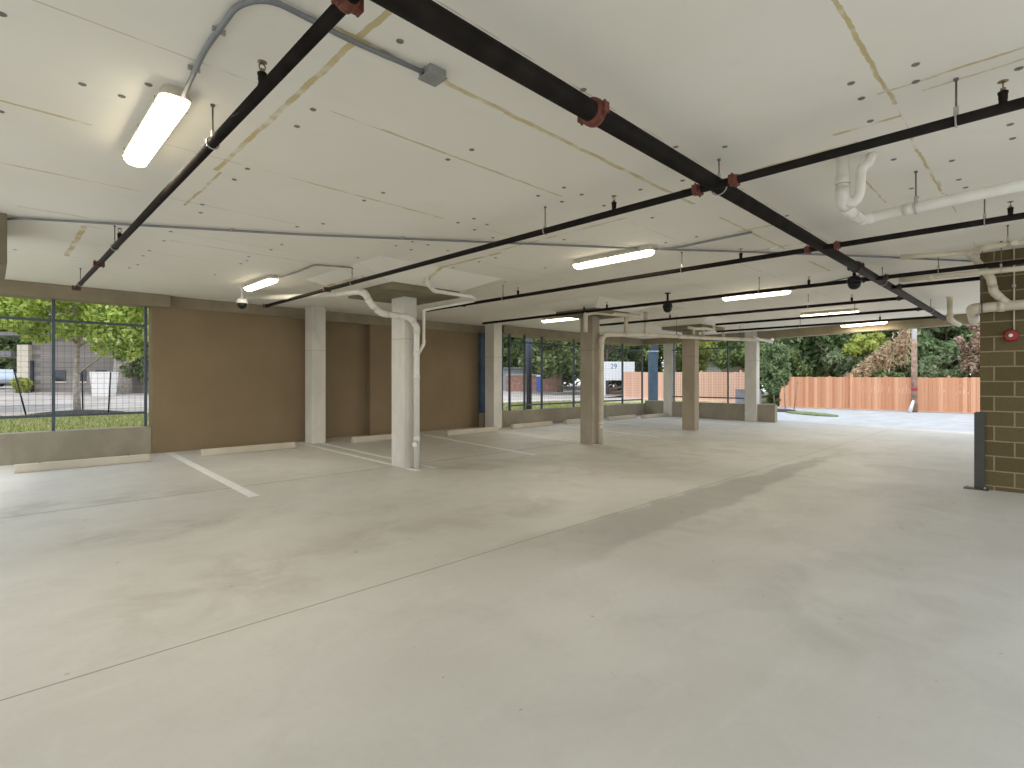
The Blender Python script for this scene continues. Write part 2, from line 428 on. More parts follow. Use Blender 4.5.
# beams and walls
T = struct
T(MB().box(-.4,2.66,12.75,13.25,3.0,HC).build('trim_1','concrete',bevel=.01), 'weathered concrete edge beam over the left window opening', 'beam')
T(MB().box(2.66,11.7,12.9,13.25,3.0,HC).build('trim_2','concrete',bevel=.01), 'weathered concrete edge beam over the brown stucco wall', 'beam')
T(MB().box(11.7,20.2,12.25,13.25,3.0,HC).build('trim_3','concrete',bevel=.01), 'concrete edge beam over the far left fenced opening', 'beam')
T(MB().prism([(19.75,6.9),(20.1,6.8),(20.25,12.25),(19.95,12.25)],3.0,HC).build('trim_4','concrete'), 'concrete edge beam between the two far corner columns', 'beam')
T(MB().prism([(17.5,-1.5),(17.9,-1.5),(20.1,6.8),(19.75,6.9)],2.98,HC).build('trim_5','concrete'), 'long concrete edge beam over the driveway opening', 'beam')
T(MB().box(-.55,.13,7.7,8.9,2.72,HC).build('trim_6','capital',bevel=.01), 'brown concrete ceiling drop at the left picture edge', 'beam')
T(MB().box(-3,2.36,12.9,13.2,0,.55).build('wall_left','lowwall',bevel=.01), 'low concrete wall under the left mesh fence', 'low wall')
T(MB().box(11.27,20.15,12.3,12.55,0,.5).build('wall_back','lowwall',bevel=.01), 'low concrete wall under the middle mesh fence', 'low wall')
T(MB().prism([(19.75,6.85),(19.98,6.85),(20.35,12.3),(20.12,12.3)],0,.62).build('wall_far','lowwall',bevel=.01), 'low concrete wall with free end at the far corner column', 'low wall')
wb = MB(); wb.box(2.36,5.55,12.87,13.2,0,3.0)
T(wb.build('wall_left.001','stucco'), 'wide brown stucco wall between left window and first wall column', 'wall')
T(MB().box(5.55,7.30,13.1,13.25,0,3.0).build('wall_left.002','stucco'), 'recessed brown stucco wall just right of the first wall column', 'wall')
T(MB().box(7.30,11.2,12.87,13.25,0,3.0).build('wall_left.003','stucco'), 'brown stucco wall behind the free standing drain column', 'wall')
T(MB().box(11.15,11.7,12.75,13.0,.45,3.0).build('trim_7','blue'), 'strip of dark blue siding beside the second wall column', 'siding')
T(MB().box(11.15,11.5,12.6,12.85,0,.45).build('trim_8','lowwall'), 'concrete curb below the blue siding strip', 'curb')
T(MB().box(11.78,12.0,12.62,13.1,.0,3.0).build('trim_9','blue'), 'dark blue siding edge right of the second wall column', 'siding')
T(MB().box(9.74,9.94,-4,.697,0,HC).build('wall_right','cmu'), 'tan concrete block wall at right', 'wall')
def column(x0,x1,y0,y1,z1,label,mat='column'):
    m = MB().box(x0,x1,y0,y1,0,z1)
    return struct(m.build('concrete_column',mat,bevel=.012), label, 'column', 'concrete columns')
column(5.38,5.72,12.16,12.54,HC-.0,'pale concrete column standing against the brown stucco wall')
column(5.0,5.25,7.68,8.09,2.92,'nearest pale concrete column, with a white drain pipe down its front')
column(10.93,11.27,11.9,12.31,HC,'pale concrete column between the brown wall and the middle mesh fence')
column(10.0,10.28,7.5,7.86,3.0,'second free standing column, with a tan drain pipe on its right','column_brown_shaded')
column(14.95,15.22,7.45,7.86,3.0,'third free standing column, bare and brownish with shade in its colour, before the far fence','column_brown_shaded')
column(19.7,20.0,7.47,7.89,HC,'far concrete column rising from the free end of the low wall')
column(20.0,20.28,10.96,11.35,HC,'far corner column where the two low walls meet')
def capital(x0,x1,y0,y1,zb,zt,label,fl=.55):
    r = empty('column_capital',((x0+x1)/2,(y0+y1)/2,zb),label,'column capital','concrete column capitals','structure')
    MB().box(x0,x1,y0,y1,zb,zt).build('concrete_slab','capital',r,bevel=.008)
    m = MB(); e = .004
    for (g, z) in ((e, zt), (-fl, HC+.01)):
        for x, y in ((x0+g,y0+g),(x1-g,y0+g),(x1-g,y1-g),(x0+g,y1-g)): m.v.append(Vector((x,y,z)))
    for k in range(4): m.face([k,(k+1)%4,4+(k+1)%4,4+k])
    m.face([3,2,1,0]); m.face([4,5,6,7]); m.build('insulation_flare','ceiling',r)
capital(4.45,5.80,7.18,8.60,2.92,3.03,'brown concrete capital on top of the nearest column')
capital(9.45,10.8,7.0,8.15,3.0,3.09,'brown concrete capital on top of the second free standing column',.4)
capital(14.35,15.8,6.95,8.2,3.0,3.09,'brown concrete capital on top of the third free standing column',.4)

# ------------------------------------------------------------------ wheel stops
def wheel_stop(x, y, label, L=1.83, first=[None]):
    if first[0] is None:
        m = MB()
        prof = [(-.075,0),(.075,0),(.075,.04),(.05,.135),(-.05,.135),(-.075,.04)]
        o0 = len(m.v)
        for sx in (-L/2, L/2):
            for (yy, zz) in prof: m.v.append(Vector((sx,yy,zz)))
        n = len(prof)
        m.face(list(range(n))); m.face([n+i for i in reversed(range(n))])
        for i in range(n): j = (i+1)%n; m.face([i,j,n+j,n+i])
        first[0] = o = m.build('wheel_stop','stop',bevel=.012)
        for sx in (-.6,.6): MB().lathe([(.016,0),(.016,.006),(.008,.009)],(sx,0,.134),n=10).build('anchor_pin','rod',o)
    else: o = copy_tree(first[0])
    o.location = (x, y, 0)
    return tag(o, label, 'wheel stop', 'concrete wheel stops')
wheel_stop(1.19,11.72,'concrete wheel stop in front of low wall under the left window')
wheel_stop(3.88,11.72,'concrete wheel stop before the wide brown wall, left of first column')
wheel_stop(7.09,11.72,'concrete wheel stop half hidden behind the nearest drain column')
wheel_stop(9.7,11.45,'concrete wheel stop left of the second wall column')
wheel_stop(12.4,11.68,'concrete wheel stop right of second wall column, under middle fence')
wheel_stop(14.95,11.68,'concrete wheel stop just left of the second free standing column')
wheel_stop(17.25,11.55,'concrete wheel stop right of the second free standing column')
wheel_stop(19.05,11.2,'farthest concrete wheel stop beside the far corner column')

# ------------------------------------------------------------------ lights
def make_light():
    r = bpy.data.objects.new('ceiling_light', None); COL.objects.link(r)
    L, W = 1.30, .17
    h = MB(); pr = []
    def stadium(l, w, z, k=5):
        c = .05; out = []
        for (cx, cy, a0) in ((w/2-c, l/2-c, 0),(-w/2+c, l/2-c, PI/2),(-w/2+c,-l/2+c,PI),(w/2-c,-l/2+c,1.5*PI)):
            for i in range(k): t = a0+PI/2*i/(k-1); out.append((cx+c*math.cos(t), cy+c*math.sin(t), z))
        return out
    def loft(rings, mat, name):
        m = MB(); n = len(rings[0])
        for rg in rings: m.v += [Vector(p) for p in rg]
        for i in range(len(rings)-1):
            for j in range(n): k = (j+1)%n; m.face([i*n+j,i*n+k,(i+1)*n+k,(i+1)*n+j], False)
        m.face(list(range(n))); e = (len(rings)-1)*n; m.face([e+j for j in range(n)])
        return m.build(name, mat, r)
    loft([stadium(L-.05,W-.05,0),stadium(L-.02,W-.02,-.03),stadium(L,W,-.055),stadium(L,W,-.068)],'fixture','housing')
    loft([stadium(L-.012,W-.012,-.068),stadium(L-.016,W-.02,-.09),stadium(L-.05,W-.05,-.118),stadium(L-.09,W-.09,-.128)],'lens','diffuser')
    for y in (-.5,0,.5):
        for sx in (-1,1): MB().box(sx*W/2-.005,sx*W/2+.005,y-.012,y+.012,-.085,-.045).build('latch','zinc',r)
    return r
LAMP = 26
LIGHTS = [(.79,4.28,0,'vapor tight ceiling light at upper left, nearest of the lit fixtures'),
          (3.37,9.7,0,'lit ceiling light above the wide brown wall, beside a black dome camera'),
          (6.13,4.27,0,'lit ceiling light in middle of ceiling, fed by long grey conduit'),
          (10.75,4.1,0,'lit ceiling light right of middle, just under a black sprinkler pipe'),
          (11.2,9.5,0,'small looking lit ceiling light over the middle mesh fence'),
          (15.1,3.95,0,'lit ceiling light second closest to the driveway opening beam'),
          (18.6,3.95,-.3,'farthest lit ceiling light, against the beam over the driveway opening')]
l0 = make_light()
for i, (x, y, rz, lb) in enumerate(LIGHTS):
    o = l0 if i == 0 else copy_tree(l0)
    o.location = (x, y, HC); o.rotation_euler.z = rz
    tag(o, lb, 'ceiling light', 'lit ceiling lights')
    ld = bpy.data.lights.new('tube_lamp','AREA'); ld.shape = 'RECTANGLE'; ld.size = .09; ld.size_y = 1.15; ld.energy = LAMP; ld.color = (1,.90,.74)
    lo = bpy.data.objects.new('tube_lamp', ld); COL.objects.link(lo); lo.location = (x,y,HC-.131); lo.rotation_euler.z = rz

# ------------------------------------------------------------------ sprinkler piping
def coupling(parent, p, ax, r, mat='rust'):
    ax = Vector(ax).normalized(); m = MB()
    m.lathe([(r*1.02,-.032),(r*1.30,-.030),(r*1.36,-.012),(r*1.36,.012),(r*1.30,.030),(r*1.02,.032)], p, ax, 20)
    s_ = ax.cross(Vector((0,0,1)))
    if s_.length < .1: s_ = Vector((1,0,0))
    s_.normalize()
    for k in (-1,1):
        c = Vector(p)+s_*k*r*1.42
        m.box(-.022,.022,-.016,.016,-.03,.03, Matrix.Translation(c) @ Matrix.Rotation(math.atan2(ax.y,ax.x),4,'Z'))
        m.cyl(c+Vector((0,0,-.045)), c+Vector((0,0,.045)), .007, 8)
    o = m.build('pipe_coupling', mat, parent); o['label'] = 'reddish bolted pipe coupling' if mat == 'rust' else 'dark bolted pipe coupling'
def hanger(parent, p, ax, r, mat='zinc', top=HC):
    p = Vector(p); ax = Vector(ax).normalized(); m = MB()
    m.torus(p, ax, r+.006, .005, 20, 6)
    m.box(-.012,.012,-.008,.008,r,r+.05, Matrix.Translation(p) @ Matrix.Rotation(math.atan2(ax.y,ax.x),4,'Z'))
    h = m.build('hanger_ring', mat, parent)
    MB().cyl(p+Vector((0,0,r+.03)), (p.x,p.y,top), .0055, 8).lathe([(.013,0),(.013,-.010),(.008,-.014)],(p.x,p.y,top),n=10).build('hanger_rod','rod',h)
def sprinkler(parent, p, r):
    p = Vector(p); m = MB()
    m.lathe([(r*.75,r*.7),(r*.6,r+.012),(.021,r+.02),(.021,r+.05),(.024,r+.05),(.024,r+.06),(.014,r+.066)], p, n=12)
    h = m.build('sprinkler_outlet','pipe',parent)
    g = MB(); z = r+.066
    g.lathe([(.013,z),(.013,z+.014)], p, n=10)
    for k in (-1,1): g.tube([p+Vector((k*.012,0,z+.012)),p+Vector((k*.016,0,z+.03)),p+Vector((0,0,z+.05))],.0035,6)
    g.lathe([(.006,z+.045),(.024,z+.05),(.024,z+.053),(.004,z+.055)], p, n=14)
    g.build('sprinkler_head','brass',h)
def sprinkler_pipe(X, y0, y1, z, label, H=(), SP=(), C=(), CD=(), r=.0302):
    o = empty('sprinkler_pipe',(X,y0,z),label,'sprinkler pipe','black sprinkler branch pipes')
    MB().tube([(X,y0,z),(X,y1,z)],r,16).build('pipe','pipe',o)
    for y in H: hanger(o,(X,y,z),(0,1,0),r)
    for y in SP: sprinkler(o,(X,y,z),r)
    for y in C: coupling(o,(X,y,z),(0,1,0),r)
    for y in CD: coupling(o,(X,y,z),(0,1,0),r,'rustdark')
    return o
MY, MZ = 1.83, 3.03
mp = empty('main_pipe',(-1.2,MY,MZ),'thick black sprinkler main pipe running diagonally from top to far right','pipe')
MB().tube([(-1.2,MY,MZ),(16.9,MY+.05,MZ)],.057,24).build('pipe','pipe',mp)
coupling(mp,(2.46,MY+.01,MZ),(1,0,0),.057); coupling(mp,(8.35,MY+.03,MZ),(1,0,0),.057,'rustdark')
for x in (4.12,9.9,14.6): hanger(mp,(x,MY+.02,MZ),(1,0,0),.057)
PZ = 3.005
sprinkler_pipe(1.01,1.9,11.25,PZ,'black sprinkler branch at left, beside the nearest ceiling light',H=(3.74,7.45,10.66),SP=(2.88,7.13),C=(1.955,8.67,11.2))
sprinkler_pipe(4.0,-1.1,11.25,PZ,'long black sprinkler branch ending above first wall column at centre left',H=(3.59,.39,7.6),SP=(2.76,.19),C=(1.97,1.68,8.46,11.2))
sprinkler_pipe(6.75,-1.1,9.6,PZ,'black sprinkler branch passing just behind the middle ceiling light',H=(3.55,.45,7.1),SP=(2.75,6.71,.27),C=(1.98,1.68),CD=(8.26,))
sprinkler_pipe(9.35,-1.1,10.6,PZ,'black sprinkler branch directly above the light right of middle',H=(3.5,1.1),SP=(2.73,6.63,7.24),CD=(1.99,1.70))
sprinkler_pipe(11.95,1.85,8.7,PZ,'thin black sprinkler branch reaching the second free standing column',H=(3.5,),SP=(6.6,2.73),CD=(1.98,))
sprinkler_pipe(10.45,-1.1,1.85,PZ,'short black sprinkler branch from main pipe toward the block wall',H=(.53,),CD=(1.72,))
sprinkler_pipe(14.05,1.85,6.4,PZ,'black sprinkler branch beside the light second closest to opening',H=(3.15,),CD=(1.99,))
sprinkler_pipe(16.1,1.85,7.3,PZ,'farthest black sprinkler branch, next to the driveway opening beam',H=(4.92,),SP=(3.06,),CD=(1.98,))

# ------------------------------------------------------------------ conduits
def conduit(pts, r, label, clips=(), mat='emt'):
    o = MB().tube(fillet(pts, .12), r, 10).build('conduit', mat)
    tag(o, label, 'conduit', 'grey ceiling conduits')
    for p in clips:
        p = Vector(p); m = MB(); m.box(-.03,.03,-.006,.006,-.03,-.005, Matrix.Translation((p.x,p.y,HC))); m.build('strap','zinc',o)
    return o
conduit([(.82,3.63,3.19),(.80,3.1,3.225),(.81,2.62,3.225),(.9,2.48,3.225),(1.3,2.5,3.225),(1.735,2.47,3.225)],.014,'grey conduit curving from nearest ceiling light to square box',((.81,3.35,0),(.81,2.9,0),(1.1,2.5,0),(1.5,2.5,0)))
tag(MB().box(1.73,1.84,2.40,2.51,3.208,3.25).build('junction_box','jbox',bevel=.004),'square grey junction box on ceiling at end of curved conduit','junction box')
jb = bpy.data.objects['junction_box']; MB().box(1.725,1.845,2.395,2.515,3.200,3.208).build('cover_plate','jbox',jb,bevel=.002)
conduit([(-.6,8.5,3.225),(.02,8.02,3.225),(.22,7.72,3.225),(2.62,6.25,3.225),(4.57,4.86,3.225),(6.2,3.71,3.225),(7.19,2.94,3.225),(8.51,1.96,3.225),(10.0,.93,3.225),(10.9,.3,3.225)],.013,'long straight grey conduit crossing whole ceiling from left edge',((2.0,6.63,0),(3.6,5.55,0)))
conduit([(6.2,3.62,3.2),(6.4,3.4,3.228),(6.37,3.0,3.228),(6.36,2.46,3.228)],.013,'short wavy grey conduit leaving middle ceiling light')
conduit([(3.4,9.05,3.19),(3.5,8.4,3.226),(3.47,7.75,3.226),(3.9,7.55,3.226),(4.4,7.56,3.226)],.012,'bent grey conduit leaving the light above the wide brown wall')
conduit([(10.75,3.45,3.2),(10.5,2.9,3.2),(10.1,2.1,3.22)],.012,'thin grey conduit from light right of middle toward main pipe')

# ------------------------------------------------------------------ drains
def drain(pts, r, label, mat='pvc', bands=(), fr=.09, group='pale drain pipes'):
    pts = [Vector(p) for p in pts]
    o = MB().tube(fillet(pts, fr), r, 16).build('drain_pipe', mat, loc=pts[0])
    tag(o, label, 'drain pipe', group)
    # elbows read as slightly thicker sleeves
    for i in range(1, len(pts)-1):
        a = (pts[i-1]-pts[i]); b = (pts[i+1]-pts[i])
        if a.length < .1 or b.length < .1 or a.normalized().dot(b.normalized()) < -.95: continue
        A = pts[i]+a.normalized()*min(r*2.4,a.length*.45); B = pts[i]+b.normalized()*min(r*2.4,b.length*.45)
        MB().tube(fillet([A,pts[i],B],fr),r*1.13,16).build('elbow',mat,o)
    for (p, ax) in bands:
        ax = Vector(ax).normalized(); p = Vector(p)
        MB().tube([p-ax*.035,p+ax*.035],r*1.12,16).build('pipe_joint',mat,o)
    return o
dp = drain([(3.65,11.2,3.12),(4.2,9.3,3.02),(4.2,7.75,2.91),(4.2,7.56,2.86),(4.3,7.55,2.70),(4.48,7.55,2.57),(5.02,7.55,2.55),(5.165,7.56,2.40),(5.165,7.56,0)],.05,'white drain pipe running to and down the nearest column','pvc',(((4.2,8.5,2.965),(0,-1,-.07)),((4.75,7.55,2.56),(1,0,0)),((5.165,7.56,1.95),(0,0,1)),((5.165,7.56,1.55),(0,0,1)),((5.165,7.56,.5),(0,0,1))))
MB().lathe([(.035,0),(.035,.05),(.042,.05),(.042,.075)],(5.125,7.53,.42),(-.75,-.66,0),16).build('cleanout_plug','pvc',dp)
drain([(4.92,6.95,3.25),(4.94,6.95,3.03),(5.08,6.95,2.93),(5.85,6.95,2.92),(6.0,7.02,2.90)],.03,'thin white pipe dropping from ceiling right of the nearest column',fr=.06)
drain([(6.02,7.06,2.88),(5.45,7.5,2.74),(5.31,7.56,2.70),(5.31,7.56,2.12),(5.22,7.56,1.97)],.026,'thin white vent pipe sloping back into the nearest column drain',fr=.05)
d4 = drain([(20.3,7.12,2.95),(16.5,7.25,2.80),(12.0,7.33,2.66),(10.3,7.35,2.57),(10.17,7.36,2.45),(10.17,7.38,0)],.055,'long tan drain pipe along far columns and down second free standing column','cream',(((12.6,7.32,2.68),(1,0,0)),((15.3,7.28,2.76),(1,0,0)),((10.17,7.37,2.2),(0,0,1)),((10.17,7.38,.5),(0,0,1))))
MB().lathe([(.035,0),(.035,.05),(.042,.05),(.042,.075)],(10.13,7.35,.42),(-.75,-.66,0),16).build('cleanout_plug','cream',d4)
for x, r in ((11.1,.05),(12.0,.05),(14.6,.045),(15.2,.045),(16.6,.045)):
    z = 2.57+(x-10.3)*.038
    m = MB().tube([(x,7.3,3.25),(x,7.32,z)],r,14); m.lathe([(r*1.5,0),(r*1.5,-.02),(r*1.05,-.03)],(x,7.3,3.25),n=14)
    m.build('drop_pipe','cream',d4)
for x, z in ((13.4,2.70),(17.6,2.86),(18.6,2.89)): hanger(d4,(x,7.2,z),(1,0,0),.055,'rod')
drain([(9.35,7.2,2.55),(9.35,7.2,2.96),(9.6,7.12,3.0),(11.05,6.9,3.02)],.045,'tan pipe bent over the left corner of second free standing column','cream',fr=.08)
drain([(13.5,6.9,2.92),(14.0,6.9,2.92),(14.3,6.85,2.95),(14.9,6.85,2.95),(14.9,6.85,3.06)],.04,'small tan pipe under the capital of the third free standing column','cream',fr=.06)
drain([(17.0,6.5,2.83),(17.4,6.5,2.79),(19.6,6.9,2.82)],.035,'thin white pipe below the long drain near the far column','pvc',fr=.06)
dw = drain([(4.77,1.15,3.25),(4.77,1.15,2.90),(4.92,1.14,2.85),(5.52,1.18,2.92),(5.55,1.0,2.94),(5.5,-1.1,3.0)],.045,'white trap drain hanging at upper right behind first right sprinkler branch','pvc',(((4.77,1.15,3.06),(0,0,1)),((5.54,.85,2.945),(0,1,0))),.08)
MB().tube(fillet([(4.77,1.15,2.93),(4.78,1.08,2.86),(4.79,1.04,2.93),(4.79,1.03,3.13),(4.83,.99,3.17),(4.86,.97,3.25)],.05),.035,14).build('trap_bend','pvc',dw)
for q in (((4.77,1.15,3.06),),): MB().tube([(4.77,1.15,3.03),(4.77,1.15,3.035)],.0515,14).build('marking_band','ink',dw)
hanger(dw,(5.535,.80,2.945),(0,1,0),.045,'zinc')
dl = drain([(9.08,1.5,2.90),(9.1,.6,2.885),(9.1,-1.1,2.86)],.034,'straight cream pipe crossing the top of the block wall','cream',(((9.06,1.15,2.885),(0,1,0)),))
hanger(dl,(9.1,.45,2.88),(0,1,0),.034)
du = drain([(8.25,1.35,3.06),(8.5,.75,3.05),(8.25,.55,3.04),(8.08,-1.1,3.04)],.03,'upper cream pipe under ceiling before the block wall','cream',(((8.2,.3,3.04),(-.1,1,0)),))
hanger(du,(8.2,.35,3.04),(0,1,0),.03)
dg = drain([(9.4,.82,3.25),(9.42,.76,3.18),(9.5,.57,2.86),(9.5,.54,2.66),(9.55,.40,2.50)],.045,'bent cream pipe slanting down to the thick pipe on block wall','cream')
db_ = drain([(10.3,.80,2.38),(9.72,.775,2.45),(9.57,.755,2.47),(9.55,.6,2.475),(9.55,-2,2.50)],.066,'thick cream drain pipe along upper block wall at right','cream',(((9.55,.47,2.476),(0,1,0)),((9.55,.18,2.48),(0,1,0))),.12)
MB().torus((9.56,.66,2.475),(0,1,0),.078,.008,20,6).build('hanger_ring','rod',db_)
MB().cyl((9.56,.66,2.55),(9.56,.66,HC),.006,8).build('hanger_rod','rod',db_)
ri = drain([(14.43,1.51,3.25),(14.43,1.51,2.78),(14.6,1.44,2.71),(14.75,1.39,2.68)],.05,'short cream riser dropping from ceiling by end of main pipe','cream',(((14.43,1.51,3.22),(0,0,1)),),.08)

# ------------------------------------------------------------------ dome cameras
def make_cam(mat_arm):
    r = bpy.data.objects.new('security_camera', None); COL.objects.link(r)
    MB().lathe([(.06,0),(.06,-.02),(.022,-.03),(.022,-.2)],(0,0,.32),n=18).build('mount',mat_arm,r)
    MB().lathe([(.03,.12),(.085,.09),(.098,.05),(.098,.02),(.09,.015)],(0,0,0),n=24).build('housing',mat_arm if mat_arm == 'white' else 'black',r)
    MB().lathe([(.088,.018),(.084,-.02),(.068,-.055),(.04,-.078),(.01,-.086)],(0,0,0),n=24).build('dome','black',r)
    return r
c1 = make_cam('white'); c1.location = (3.42,10.8,2.94); tag(c1,'white armed camera with black dome under light by brown wall','security camera')
c2 = make_cam('black'); c2.location = (9.72,5.42,2.94); tag(c2,'black dome camera between two sprinkler branches over second free standing column','security camera')
c3 = make_cam('black'); c3.location = (9.16,2.06,2.93); tag(c3,'black dome camera next to main pipe, right side','security camera')

# ------------------------------------------------------------------ right wall items
ar = empty('fire_alarm',(9.74,.38,2.09),'red fire alarm horn on the tan block wall','fire alarm')
MB().box(9.70,9.74,.315,.445,2.02,2.16).build('back_box','alarm',ar,bevel=.01)
MB().lathe([(.078,0),(.078,.018),(.066,.03),(.06,.03)],(9.70,.38,2.09),(-1,0,0),8).build('sounder_plate','alarm',ar)
MB().lathe([(.024,0),(.024,.012),(.016,.02)],(9.672,.385,2.093),(-1,0,0),12).build('strobe_lens','white',ar)
ac = tag(MB().tube([(9.725,.355,HC),(9.725,.355,2.15)],.010,10).build('conduit','cream'),'thin cream conduit dropping to the red fire alarm','conduit')
MB().box(9.705,9.74,.335,.375,2.74,2.77).build('strap','zinc',ac)
g = empty('corner_guard',(9.7,.70,0),'dark steel guard on the foot of the block wall corner','corner guard')
gm = MB(); gm.box(9.70,9.735,.645,.755,0,1.05); gm.box(9.735,9.98,.705,.755,0,1.05); gm.build('steel_angle','guardsteel',g,bevel=.004)
MB().box(9.60,9.735,.60,.86,0,.012).build('base_plate','guardsteel',g)
for y in (.64,.82): MB().lathe([(.014,0),(.014,.02),(.008,.03)],(9.64,y,.012),n=8).build('bolt','zinc',g)

# ------------------------------------------------------------------ mesh fences
def mesh_fence(base, d, L, posts, z0, z1, zr0, zr1, label, cell=.10, pw=.05):
    """fence from base along unit d, posts at distances, rails at zr0/zr1"""
    r = empty('wire_mesh_fence', base, label, 'mesh fence','wire mesh fences')
    B = Vector(base); d = Vector(d).normalized(); ang = math.atan2(d.y, d.x)
    def T_(s, z): return Matrix.Translation(B + d*s + Vector((0,0,z-B.z))) @ Matrix.Rotation(ang,4,'Z')
    for s in posts: MB().box(-pw/2,pw/2,-pw/2,pw/2,0,z1-z0,T_(s,z0)).build('post','steel',r,bevel=.003)
    for z in (zr0, zr1): MB().box(0,L,-pw*.4,pw*.4,-.024,.024,T_(0,z)).build('rail','steel',r)
    m = MB(); w = .0022
    k = 0; s = 0
    while s <= L: m.box(-w,w,-w,w,0,zr1-zr0,T_(s,zr0)); s += cell
    z = zr0
    while z <= zr1: m.box(0,L,-w,w,-w,w,T_(0,z)); z += cell
    m.build('wire_mesh','wire',r,recalc=False)
    return r
mesh_fence((-2.5,13.05,.55),(1,0,0),4.80,(0,1.9,3.345,4.78),.55,3.0,.835,2.61,'grey framed wire mesh fence in the left window opening')
mesh_fence((12.1,12.42,.5),(1,0,0),8.0,(0,.70,1.56,3.31,6.5,8.0),.5,3.0,.66,2.76,'wire mesh fence above low wall behind the second free standing column',pw=.06)
mesh_fence((19.95,8.0,.62),(.04,1,0),3.0,(.62,2.9),.62,3.0,.82,2.72,'wire mesh fence between the far corner columns before pale boards',pw=.05)

# ------------------------------------------------------------------ outside ground
def grid(x0,x1,y0,y1,zf,nx,ny,name,mat):
    m = MB()
    for j in range(ny+1):
        for i in range(nx+1):
            x = x0+(x1-x0)*i/nx; y = y0+(y1-y0)*j/ny; m.v.append(Vector((x,y,zf(x,y))))
    for j in range(ny):
        for i in range(nx): a = j*(nx+1)+i; m.face([a,a+1,a+nx+2,a+nx+1],True)
    return m.build(name, mat, recalc=False)
def gz(x, y):
    y2 = y + .28*x
    if y2 < 26: return .22
    if y2 < 54: return .22+(y2-26)*.0185
    return .738+(min(y2,80)-54)*.016
struct(MB().prism([(20.1,-14),(31.1,-14),(31.1,12.6),(20.35,12.6),(19.98,6.85),(20.1,6.0)],-.2,-.004).build('driveway','drive'),'bright concrete driveway outside the garage','driveway')
struct(MB().box(-30,70,-30,13.3,-.5,-.21).build('ground','dirt'),'ground below the building','ground')
struct(MB().box(31.1,75,-30,40,-.5,-.02).build('ground.001','dirt'),'planted ground behind the cedar fence','ground')
def slant(f0, f1, zf, name, mat, nx=24, ny=14, x0=-25, x1=60):
    m = MB()
    for j in range(ny+1):
        for i in range(nx+1):
            x = x0+(x1-x0)*i/nx; y = f0(x)+(f1(x)-f0(x))*j/ny; m.v.append(Vector((x,y,zf(x,y))))
    for j in range(ny):
        for i in range(nx): a = j*(nx+1)+i; m.face([a,a+1,a+nx+2,a+nx+1],True)
    return m.build(name, mat, recalc=False)
EDGE = lambda x: max(24.6-.2*x, 13.4)
struct(slant(lambda x:13.2, EDGE, gz, 'lawn','lawn',x1=31),'grass strip outside the left window','lawn')
struct(slant(EDGE, lambda x:EDGE(x)+2.2, lambda x,y:gz(x,y)+.02,'sidewalk','walk',24,2,x1=31),'pale sidewalk beyond the grass strip','sidewalk')
struct(slant(lambda x:EDGE(x)+2.2+max(0,x-29)*.55, lambda x:44, gz,'street','asphalt'),'pale street beyond the sidewalk','street')
struct(grid(-40,60,44,95,gz,24,20,'terrain','asphalt'),'pale ground on the far side of the street','ground')
# grass blades
def scatter(n, region, size, name, mat, zf, label=None):
    rng = np.random.default_rng(5); x0,x1,y0,y1 = region
    X = rng.uniform(x0,x1,n); Y = rng.uniform(y0,y1,n); a = rng.uniform(0,6.28,n); Y = np.minimum(Y, 24.5-.2*X-rng.uniform(0,2,n)); h = rng.uniform(.4,1,n)*size
    v = np.zeros((n,3,3)); Zz = np.array([zf(x,y) for x,y in zip(X,Y)])
    w = size*.22
    v[:,0] = np.stack([X-np.cos(a)*w,Y-np.sin(a)*w,Zz],1); v[:,1] = np.stack([X+np.cos(a)*w,Y+np.sin(a)*w,Zz],1)
    v[:,2] = np.stack([X+rng.uniform(-.5,.5,n)*h,Y+rng.uniform(-.5,.5,n)*h,Zz+h],1)
    me = bpy.data.meshes.new(name); me.from_pydata(v.reshape(-1,3).tolist(),[],np.arange(n*3).reshape(-1,3).tolist())
    me.materials.append(M[mat]); o = bpy.data.objects.new(name,me); COL.objects.link(o); return o
tag(scatter(26000,(-2.5,6,14,27),.14,'grass','grass',gz),'patchy green and straw grass outside the left window','grass',kind='stuff')
tag(scatter(14000,(13,24,13.4,26),.14,'grass','grass',gz),'green grass outside the middle mesh fence','grass',kind='stuff')

# ------------------------------------------------------------------ trees
def leaf_mesh(name, mat, centers, radii, n, size, seed, parent, flat_=.75, elong=1.6):
    rng = np.random.default_rng(seed)
    C = np.array(centers, float); R = np.array(radii, float)
    if R.ndim == 1: R = np.repeat(R[:,None],3,1)
    w = R.prod(1)**(2/3); idx = rng.choice(len(C), n, p=w/w.sum())
    u = rng.normal(size=(n,3)); u /= np.linalg.norm(u,axis=1)[:,None]
    rad = rng.uniform(.25,1,n)**.45
    P = C[idx] + u*rad[:,None]*R[idx]
    t = rng.normal(size=(n,3)); t[:,2] -= .4; t /= np.linalg.norm(t,axis=1)[:,None]
    q = np.cross(t, u + .6*rng.normal(size=(n,3))); q /= np.linalg.norm(q,axis=1)[:,None]+1e-9
    s = size*rng.uniform(.6,1.35,n)[:,None]
    a = t*s*elong/2; b = q*s*.5; nn = np.cross(t,q)*s*.16
    V = np.stack([P-a, P+b*.9-a*.1+nn, P+a, P-b*.9-a*.1+nn],1)
    me = bpy.data.meshes.new(name); me.from_pydata(V.reshape(-1,3).tolist(),[],np.arange(n*4).reshape(-1,4).tolist())
    me.materials.append(M[mat]); me.update()
    o = bpy.data.objects.new(name, me); COL.objects.link(o)
    if parent: o.parent = parent; o.location = -WORLD(parent)
    return o
